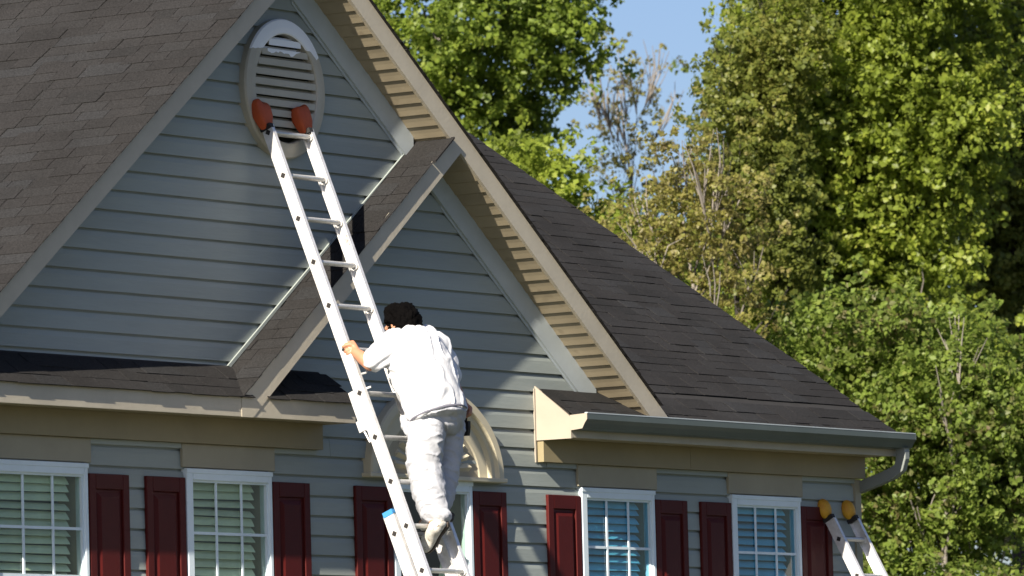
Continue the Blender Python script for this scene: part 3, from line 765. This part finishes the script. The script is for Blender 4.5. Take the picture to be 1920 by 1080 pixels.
hipR = atX(841, 796, -2.23); knR = atX(837, 866, -2.25); anR = atX(828, 948, -2.31)
heelL, toeL = atX(833, 981, -2.48), atX(799, 1027, -2.48)
hd = atX(752, 607, -2.45)
foot0 = LO+LD*(8*.2908)+LX*.25
bod = MB()
V, Fc = ring_loft([TR(-.05, .14, .10), TR(.3, .15, .11), TR(.65, .17, .12), TR(.9, .15, .10), TR(1.0, .09, .07)]); bod.add(V, Fc)
neck = A+(B-A)*1.0
limb(bod, [neck, hd+Vector((0, -.01, -.03))], [.058, .055])
ball(bod, hd, 1, (.076, .092, .108), 24)
ball(bod, hd+Vector((0, .035, -.055)), 1, (.055, .060, .060), 18)       # jaw
limb(bod, [hd+Vector((0, .085, .005)), hd+Vector((0, .108, -.022))], [.010, .014])   # nose
for s_ in (-1, 1):
    ball(bod, hd+Vector((s_*.078, .0, -.008)), 1, (.012, .020, .030))     # ears
    limb(bod, [hd+Vector((s_*.018, .088, .022)), hd+Vector((s_*.045, .078, .020))], [.010, .009])   # brows
limb(bod, [hd+Vector((-.02, .083, -.056)), hd+Vector((.02, .083, -.056))], [.011, .011])  # lips
limb(bod, [shL, elL], [.052, .042]); 
wrL = haL+(elL-haL)*.30
limb(bod, [elL, (elL+wrL)/2, wrL], [.042, .041, .031])
limb(bod, [shR, elR, elR+(haR-elR)*.75], [.052, .043, .030])
def hand(mb, wr, kn, side, curl_dir, along, scale=1.0):
    """palm from wrist to knuckles; fingers run along `along` then curl towards curl_dir; side spreads them"""
    limb(mb, [wr, wr+(kn-wr)*.5+side*.012, kn+side*.026], [.027, .022, .013]); limb(mb, [wr, kn], [.026, .017]); limb(mb, [wr, wr+(kn-wr)*.5-side*.012, kn-side*.026], [.026, .021, .012])
    for k, (o_, l_) in enumerate(((-.032, .80), (-.011, .96), (.011, 1.0), (.032, .9))):
        b0 = kn+side*o_; L3 = [.036*l_, .026*l_, .020*l_]; th = .25; p = b0; pts_ = [p]
        for L_, dth in zip(L3, (.35, 1.0, .85)):
            th += dth*.75; d_ = (along*math.cos(th)+curl_dir*math.sin(th)).normalized(); p = p+d_*L_; pts_.append(p)
        limb(mb, pts_, [.0098, .0092, .0085, .0072], 10)
    t0 = wr+(kn-wr)*.35-side*.022; t1 = t0-side*.024+along*.016+curl_dir*.006; t2 = t1+along*.018+curl_dir*.022-side*.004; t3 = t2+along*.006+curl_dir*.020
    limb(mb, [t0, t1, t2, t3], [.014, .0115, .0105, .0085], 10)
# left hand grips the left rail of the ladder: fingers go round its climbing side
knL_ = haL+LX*.010-LP*.026
hand(bod, wrL+LX*.004, knL_, LD, LP, (-LX*.9+LP*.2).normalized())
# right hand hangs beside the hip holding the brush
dR = (haR-elR).normalized()
hand(bod, elR+(haR-elR)*.78, haR, Vector((0, 1, 0)), Vector((-.9, 0, -.3)).normalized(), dR)
# hips and legs
ball(bod, (hipL+hipR)/2+Vector((0, 0, .03)), 1, (.14, .11, .10), 20)
limb(bod, [hipL, knL, anL], [.085, .058, .042]); limb(bod, [hipR, knR, anR], [.085, .058, .042])
fdir = (toeL-heelL).normalized()
fu = Vector((-.50, -.62, .60)); fu = (fu-fdir*fu.dot(fdir)).normalized()
limb(bod, [anL, heelL+fdir*.05+fu*.055, toeL-fdir*.06+fu*.03], [.038, .026, .020]); limb(bod, [anR, anR+Vector((0, .03, -.05)), anR+Vector((0, .14, -.10))], [.04, .034, .028])
person = fuse(bod, 'person', M['skin'], None, .0058, 3, origin=(foot0.x, foot0.y, foot0.z))
tag(person, 'house painter in white T-shirt and paint-stained white trousers climbing the ladder, seen from behind', 'person')
# shirt
sh = MB()
V, Fc = ring_loft([TR(-.07, .195, .155, 0, -.0), TR(-.03, .205, .165), TR(.12, .213, .172), TR(.3, .222, .178), TR(.5, .232, .178), TR(.7, .236, .168, 0, -.005), TR(.84, .222, .148, 0, -.01), TR(.94, .180, .118, 0, -.01), TR(1.01, .105, .085), TR(1.04, .07, .065)], 40); sh.add(V, Fc)
ball(sh, A+(B-A)*.93+Vector((.10, -.03, .0)), .085)
slL = shL+(elL-shL)*.80
limb(sh, [shL+Vector((.03, 0, .0)), slL], [.088, .070], 20)
slR = shR+(elR-shR)*.86
limb(sh, [shR+Vector((-.03, 0, 0)), slR], [.088, .076], 20)
def wr_shirt(p, n_):
    q = p-A; f = q.dot(ax)/(B-A).length
    a = noise.noise(Vector((p.x*9+p.z*5, p.y*9, p.z*4)))*.010*(1.1-.5*min(1, max(0, f)))
    a += noise.noise(Vector((p.x*3, p.y*3, p.z*26+p.x*22)))*.0045
    rd = abs(noise.noise(Vector((p.x*10+1, p.y*6, p.z*7-p.x*5))))
    a += (.015-.075*rd)*.7 if rd < .2 else 0
    d_ = (p-(shL*.5+slL*.5+Vector((0.03, 0, -.07)))).length
    a += math.sin((p.z*1.0-p.x*.9)*95)*.007*math.exp(-(d_/.11)**2)
    d2 = (p-(A+Vector((-.12, 0, .08)))).length
    a += math.sin((p.z+p.x*.5)*70)*.005*math.exp(-(d2/.14)**2)
    return a
shirt = fuse(sh, 'shirt', M['shirt'], person, .009, 12, wr_shirt)
# cut sleeve end flat so the arm comes out of an opening
def planecut(o, pt, nrm_):
    bm = bmesh.new(); bm.from_mesh(o.data); lp_ = Vector(pt)-WL[o.name]
    bmesh.ops.bisect_plane(bm, geom=bm.verts[:]+bm.edges[:]+bm.faces[:], plane_co=lp_, plane_no=nrm_, clear_outer=True)
    bm.to_mesh(o.data); bm.free()
# trousers
tr = MB()
hc = (hipL+hipR)/2
V, Fc = ring_loft([TR(-.0, .192, .150), TR(-.1, .193, .158), (hc+Vector((0, -.005, .045)), uX, Vector((0, 1, 0)), .190, .158), (hc+Vector((0, -.003, -.01)), uX, Vector((0, 1, 0)), .180, .135), (hc+Vector((0, 0, -.055)), uX, Vector((0, 1, 0)), .150, .09)], 36); tr.add(V, Fc)
limb(tr, [hipL+Vector((-.0, 0, -.02)), hipL.lerp(knL, .5), knL, knL.lerp(anL, .5), anL+Vector((0, -.0, .02))], [.112, .110, .106, .102, .088], 22)
limb(tr, [hipR+Vector((.0, 0, -.02)), hipR.lerp(knR, .5), knR, knR.lerp(anR, .5), anR+Vector((0, -.0, .02))], [.100, .094, .086, .075, .066], 22)
ball(tr, anL+Vector((0, -.035, -.015)), 1, (.068, .078, .045), 18)
pk = atX(756, 787, -2.56); limb(tr, [pk, pk+Vector((.02, -.02, -.07))], [.020, .034], 12)
def wr_tr(p, n_):
    a = noise.noise(Vector((p.x*7, p.y*7, p.z*5)))*.009
    rd = abs(noise.noise(Vector((p.x*9+3, p.y*9, p.z*19+p.x*9+p.y*6))))
    a += (.018-.075*rd)*.42 if rd < .24 else 0
    a += noise.noise(Vector((p.x*16, p.y*16, p.z*34+p.x*14)))*.0035
    for c_, w_, f_ in ((knL, .10, 80), (anL, .09, 95), (hc+Vector((0, -.1, -.02)), .10, 75)):
        d_ = (p-c_).length; a += math.sin((p.z+.45*p.x+.25*p.y)*f_)*.0075*math.exp(-(d_/w_)**2)
    return a
trousers = fuse(tr, 'trousers', M['pants'], person, .0065, 4, wr_tr)
belt = MB(); V = []; n = 48
for r_, h_ in ((.004, -.004), (.010, .0), (.004, .005)):
    for k in range(n):
        t = 2*math.pi*k/n; c_ = A+(B-A)*-.055
        V.append(c_+uX*(.199+r_)*math.cos(t)+vY*(.160+r_)*math.sin(t)+ax*h_*1.6)
belt.add(V, [(i*n+k, i*n+(k+1) % n, (i+1)*n+(k+1) % n, (i+1)*n+k) for i in range(2) for k in range(n)])
belt.build('waistband', mat('waistband_grey', (.16, .16, .2), .8), person, smooth=True)
# shoes
def shoe(heel, toe, nm):
    f_ = (toe-heel); L_ = f_.length+.045; f_.normalize(); s_ = Vector((1, 0, 0)); up_ = Vector((-.50, -.62, .60)); up_ = (up_-f_*up_.dot(f_)).normalized(); s_ = f_.cross(up_).normalized()
    o_ = heel-f_*.022+up_*.016
    prof_ = [(0, .020, .034, .034), (.05, .034, .048, .042), (.25, .038, .056, .052), (.42, .040, .050, .044), (.6, .046, .036, .032), (.8, .048, .030, .026), (.94, .038, .024, .022), (1, .014, .012, .018)]
    rg = [(o_+f_*L_*t+up_*(c_-.012), s_, up_, w_, h_) for t, w_, h_, c_ in prof_]
    q = MB(); V, Fc = ring_loft(rg, 20); q.add(V, Fc); ball(q, heel+up_*.062+f_*.035, .045, n=16)
    o = fuse(q, 'shoe', M['shoe'], person, .006, 3)
    sl_ = MB(); V = []
    for t, w_ in ((-.01, .022), (.06, .036), (.25, .038), (.42, .036), (.62, .048), (.82, .048), (.96, .036), (1.01, .016)):
        for k in (-1, 1):
            for h_ in (-.026, -.006): V.append(o_+f_*L_*t+s_*k*w_+up_*h_)
    Fc = []
    for i in range(7):
        b0 = i*4; Fc += [(b0, b0+4, b0+5, b0+1), (b0+2, b0+3, b0+7, b0+6), (b0+1, b0+5, b0+7, b0+3), (b0, b0+2, b0+6, b0+4)]
    Fc += [(0, 1, 3, 2), (28, 30, 31, 29)]
    sl_.add(V, Fc); sl_.build('sole', M['sole'], o)
shoe(heelL, toeL, 'l'); shoe(anR+Vector((0, -.06, -.075)), anR+Vector((0, .12, -.13)), 'r')
# hair: a full dark mop, longer at the nape
hr = MB(); ball(hr, hd+Vector((0, -.012, .022)), 1, (.098, .108, .104), 26)
ball(hr, hd+Vector((-.03, .02, .045)), .075); ball(hr, hd+Vector((.02, -.05, .035)), .072); ball(hr, hd+Vector((.045, -.075, -.028)), .048)
limb(hr, [hd+Vector((.02, -.08, -.02)), hd+Vector((.03, -.085, -.07))], [.05, .035])
ob_h = fuse(hr, 'hair', M['hair'], person, .007, 2, lambda p, n_: noise.noise(p*24)*.014+noise.noise(p*70)*.010)
# brush in the right hand
bt = haR+Vector((0, 0, -.02)); br = empty('paint_brush', tuple(bt)); tag(br, 'dark paint brush held low in the painter\'s right hand', 'brush')
q = MB(); q.tube([bt+Vector((0, -.005, .05)), bt, bt+Vector((0, .008, -.05))], [.008, .012, .010], 10); q.build('handle', M['glue'], br, smooth=True)
q = MB(); q.obox(bt+Vector((0, .012, -.065)), ((1, 0, 0), (0, 1, 0), (0, 0, 1)), (.012, .034, .018)); q.build('ferrule', M['glue'], br)
q = MB(); q.prism([bt+Vector((-.012, -.024, -.083)), bt+Vector((-.012, .048, -.083)), bt+Vector((-.008, .030, -.135)), bt+Vector((-.008, -.012, -.135))], (.022, 0, 0)); q.build('bristles', M['glue'], br)

# ------------------------------------------------------------------ trees
def leaves_mesh(name, C_, R_, Nn, size, m, parent, shell=.45, flat=1.0, bias=None):
    """C_ (k,3) clump centres, R_ (k,) radii, Nn leaves in all; every leaf is a folded four-point blade"""
    k = len(C_); wts = R_**2; wts = wts/wts.sum(); per = 16
    T = Nn//per+1; ti = np.random.choice(k, T, p=wts)
    d0 = np.random.normal(size=(T, 3)); d0 /= np.linalg.norm(d0, axis=1)[:, None]
    r0 = R_[ti]*(shell+(1-shell)*np.random.rand(T)**.6)
    tc_ = C_[ti]+d0*r0[:, None]+np.random.normal(size=(T, 3))*(.36*R_[ti])[:, None]
    trad = size*(1.0+1.1*np.random.rand(T)); tn = np.random.normal(size=(T, 3))*.6+d0*.5+np.array([0, 0, .35])
    idx = np.minimum(np.arange(Nn)//per, T-1)
    e = np.random.normal(size=(Nn, 3)); e /= np.linalg.norm(e, axis=1)[:, None]
    c = tc_[idx]+e*(trad[idx]*np.random.rand(Nn)**.45)[:, None]*np.array([1, 1, .8])
    d = tn[idx]+e*.35
    # leaf frame
    nrm_ = np.random.normal(size=(Nn, 3))*.50+d; nrm_ /= np.linalg.norm(nrm_, axis=1)[:, None]
    t = np.random.normal(size=(Nn, 3)); t -= (t*nrm_).sum(1)[:, None]*nrm_; t /= np.linalg.norm(t, axis=1)[:, None]
    b_ = np.cross(nrm_, t); s = size*(.55+.75*np.random.rand(Nn))[:, None]
    P0 = c-t*s*.5; P1 = c+b_*s*.42+nrm_*s*.12-t*s*.05; P2 = c+t*s*.55; P3 = c-b_*s*.42+nrm_*s*.12-t*s*.05
    V = np.stack([P0, P1, P2, P3], 1).reshape(-1, 3)-np.array(WL[parent.name])
    me = bpy.data.meshes.new(name); me.vertices.add(4*Nn); me.vertices.foreach_set('co', V.astype(np.float32).ravel())
    me.loops.add(6*Nn); me.polygons.add(2*Nn)
    base_ = np.arange(Nn)[:, None]*4; li = (base_+np.array([0, 1, 2, 0, 2, 3])).ravel()
    me.loops.foreach_set('vertex_index', li.astype(np.int32)); me.polygons.foreach_set('loop_start', np.arange(0, 6*Nn, 3, dtype=np.int32))
    me.materials.append(m); me.update(calc_edges=True); me.validate()
    o = bpy.data.objects.new(name, me); link(o, parent); WL[o.name] = WL[parent.name]; o['kind'] = 'stuff'; return o
def tree(name, label, px, t, ells, Nn, size, lm, bm_, clump=.33, trunk_r=.13, nclump=40, limbs=10, top=None, lean=0, group='trees behind the house', shell=.35, twigs=26, fill=1.0):
    """ells: ellipsoids of the crown seen at distance t, (px, py, rx, ry) in picture units turned into metres"""
    sc = t/FPX; g0 = atT(px, 540, t); basep = Vector((g0.x, g0.y, 0)); root = empty(name, basep); tag(root, label, 'tree', group)
    cs = []; rs = []; tot = sum(e[2]*e[3] for e in ells)
    for e in ells:
        c0 = atT(e[0], e[1], t); rx, ry = e[2]*sc, e[3]*sc; dp = min(rx*1.1, 2.6)
        for _ in range(max(3, int(nclump*e[2]*e[3]/tot))):
            v = np.random.normal(size=3); v /= np.linalg.norm(v); q = np.random.rand()**.45*fill
            p = c0+CR*float(v[0]*rx*q)+Vector((0, 0, 1))*float(v[1]*ry*q)+Vector((CF.x, CF.y, 0))*float(v[2]*dp*q)
            cs.append(p); rs.append(clump*random.uniform(.55, 1.25))
    cs_ = np.array([tuple(p) for p in cs]); rs_ = np.array(rs)
    leaves_mesh('crown', cs_, rs_, Nn, size, lm, root, shell)
    # trunk and limbs reaching clumps
    mb = MB(); zt = max(p.z for p in cs)*.96; zc = min(p.z for p in cs)
    trk = [basep]; 
    for i in range(1, 9):
        f = i/8; trk.append(basep+Vector((lean*f+.10*math.sin(i*1.7+px), .10*math.cos(i*1.3+px), zt*f)))
    trk[0] = trk[0]+Vector((0, 0, -.1))
    mb.tube(trk, [trunk_r*(1-.88*i/8) for i in range(9)], 8)
    order = sorted(range(len(cs)), key=lambda i: random.random())[:limbs]
    for i in order:
        e_ = cs[i]; zb = max(1.2, e_.z-(abs(e_.x-basep.x)+abs(e_.y-basep.y))*.9-.3); f = min(.95, zb/zt)*8; j = int(f)
        s_ = trk[j].lerp(trk[min(8, j+1)], f-j); mid = s_.lerp(e_, .5)+Vector((random.uniform(-.12, .12), random.uniform(-.12, .12), -.12+random.random()*.1))
        r_ = trunk_r*.34*(1-.6*f/8); mb.tube([s_, mid, e_], [r_, r_*.6, r_*.22], 6, False)
        for _ in range(max(1, twigs//limbs)):
            k_ = random.choice(order); q = e_+Vector((random.gauss(0, .10), random.gauss(0, .12), random.uniform(.15, .55)))
            mb.tube([mid.lerp(e_, random.uniform(.3, .9)), q.lerp(e_, .5), q], [.009, .006, .003], 4, False)
    mb.build('trunk', bm_, root, smooth=True)
    return root
tree('broadleaf_tree', 'bright green leafy tree rising behind the gable, left of the sky gap', 830, 67,
     [(870, 40, 235, 170), (830, 230, 170, 150), (970, 150, 75, 90), (1045, 80, 50, 60), (820, -240, 230, 220), (860, 480, 220, 200)], 80000, .066, M['leafA'], M['barkpale'], .38, .10, 150, 16)
tree('broadleaf_tree', 'low rounded lime green tree just above the dark roof edge beside the gable', 1060, 61,
     [(1030, 390, 105, 115), (1140, 480, 100, 100), (1270, 600, 90, 70), (960, 330, 90, 60), (1120, 700, 200, 190)], 36000, .060, M['leafE'], M['bark'], .28, .08, 70, 10)
tree('bare_tree', 'nearly bare slender tree with sparse buds standing in the sky gap', 1190, 72,
     [(1185, 215, 75, 120), (1240, 270, 50, 120), (1120, 260, 45, 110), (1190, 420, 110, 110)], 3800, .040, M['leafC'], M['barkpale'], .30, .045, 60, 22, shell=.1, twigs=110)
tree('budding_tree', 'yellowish brown budding tree below the sky gap', 1290, 58.5,
     [(1280, 410, 130, 110), (1200, 480, 80, 80), (1370, 400, 60, 90), (1290, 320, 70, 60), (1330, 560, 100, 70)], 12500, .040, M['leafC'], M['barkpale'], .36, .07, 110, 16, shell=.1, twigs=60)
tree('olive_tree', 'olive green fine leaved tree right of the sky gap', 1400, 62,
     [(1392, 190, 72, 120), (1420, 330, 80, 120), (1455, 90, 75, 90), (1450, 480, 70, 80)], 30000, .048, M['leafD'], M['barkdark'], .33, .08, 80, 14, lean=-.1, shell=.2, twigs=60)
tree('broadleaf_tree', 'big bright lime green tree filling the upper right', 1640, 63.5,
     [(1560, 110, 190, 170), (1650, 330, 220, 200), (1560, 500, 190, 160), (1500, 380, 80, 120), (1760, 180, 170, 190), (1455, 30, 50, 60), (1650, -200, 300, 230), (1450, 600, 130, 110), (1700, 620, 200, 120), (1480, 470, 110, 110)], 180000, .060, M['leafE'], M['barkpale'], .40, .11, 260, 20)
tree('broadleaf_tree', 'dark trunked tree with green leaves along the right picture edge', 1905, 66,
     [(1870, 330, 120, 250), (1890, 80, 100, 140), (1980, 300, 150, 350), (1900, 620, 110, 150), (1930, -200, 160, 200)], 64000, .060, M['leafD'], M['barkdark'], .32, .14, 130, 16)
tree('broadleaf_tree', 'mixed brown and green tree directly right of the roof edge', 1760, 59,
     [(1640, 690, 200, 110), (1760, 760, 170, 150), (1560, 650, 110, 60), (1700, 930, 180, 170), (1860, 860, 150, 200), (1700, 1200, 300, 180)], 115000, .054, M['leafF'], M['barkpale'], .33, .07, 190, 24, twigs=120)
for i, (px, e, lab) in enumerate(((1500, [(1500, 330, 220, 260), (1450, 700, 260, 300)], 'deep green tree in shade behind the lime tree'),
                    (1800, [(1800, 250, 260, 380), (1800, 760, 260, 330)], 'deep green tree behind the right-hand crowns'),
                    (1150, [(1190, 640, 260, 220)], 'deep green tree hidden low behind the dark roof'),
                    (2050, [(2020, 250, 200, 400), (2020, 800, 200, 350)], 'deep green tree at the far right edge'))):
    tree('woodland_tree', lab, px, 76, e, 26000, .085, M['leafG'], M['barkdark'], .5, .12, 90, 12)

S.render.engine = 'CYCLES'
S.cycles.max_bounces = 6; S.cycles.diffuse_bounces = 3; S.cycles.transparent_max_bounces = 12
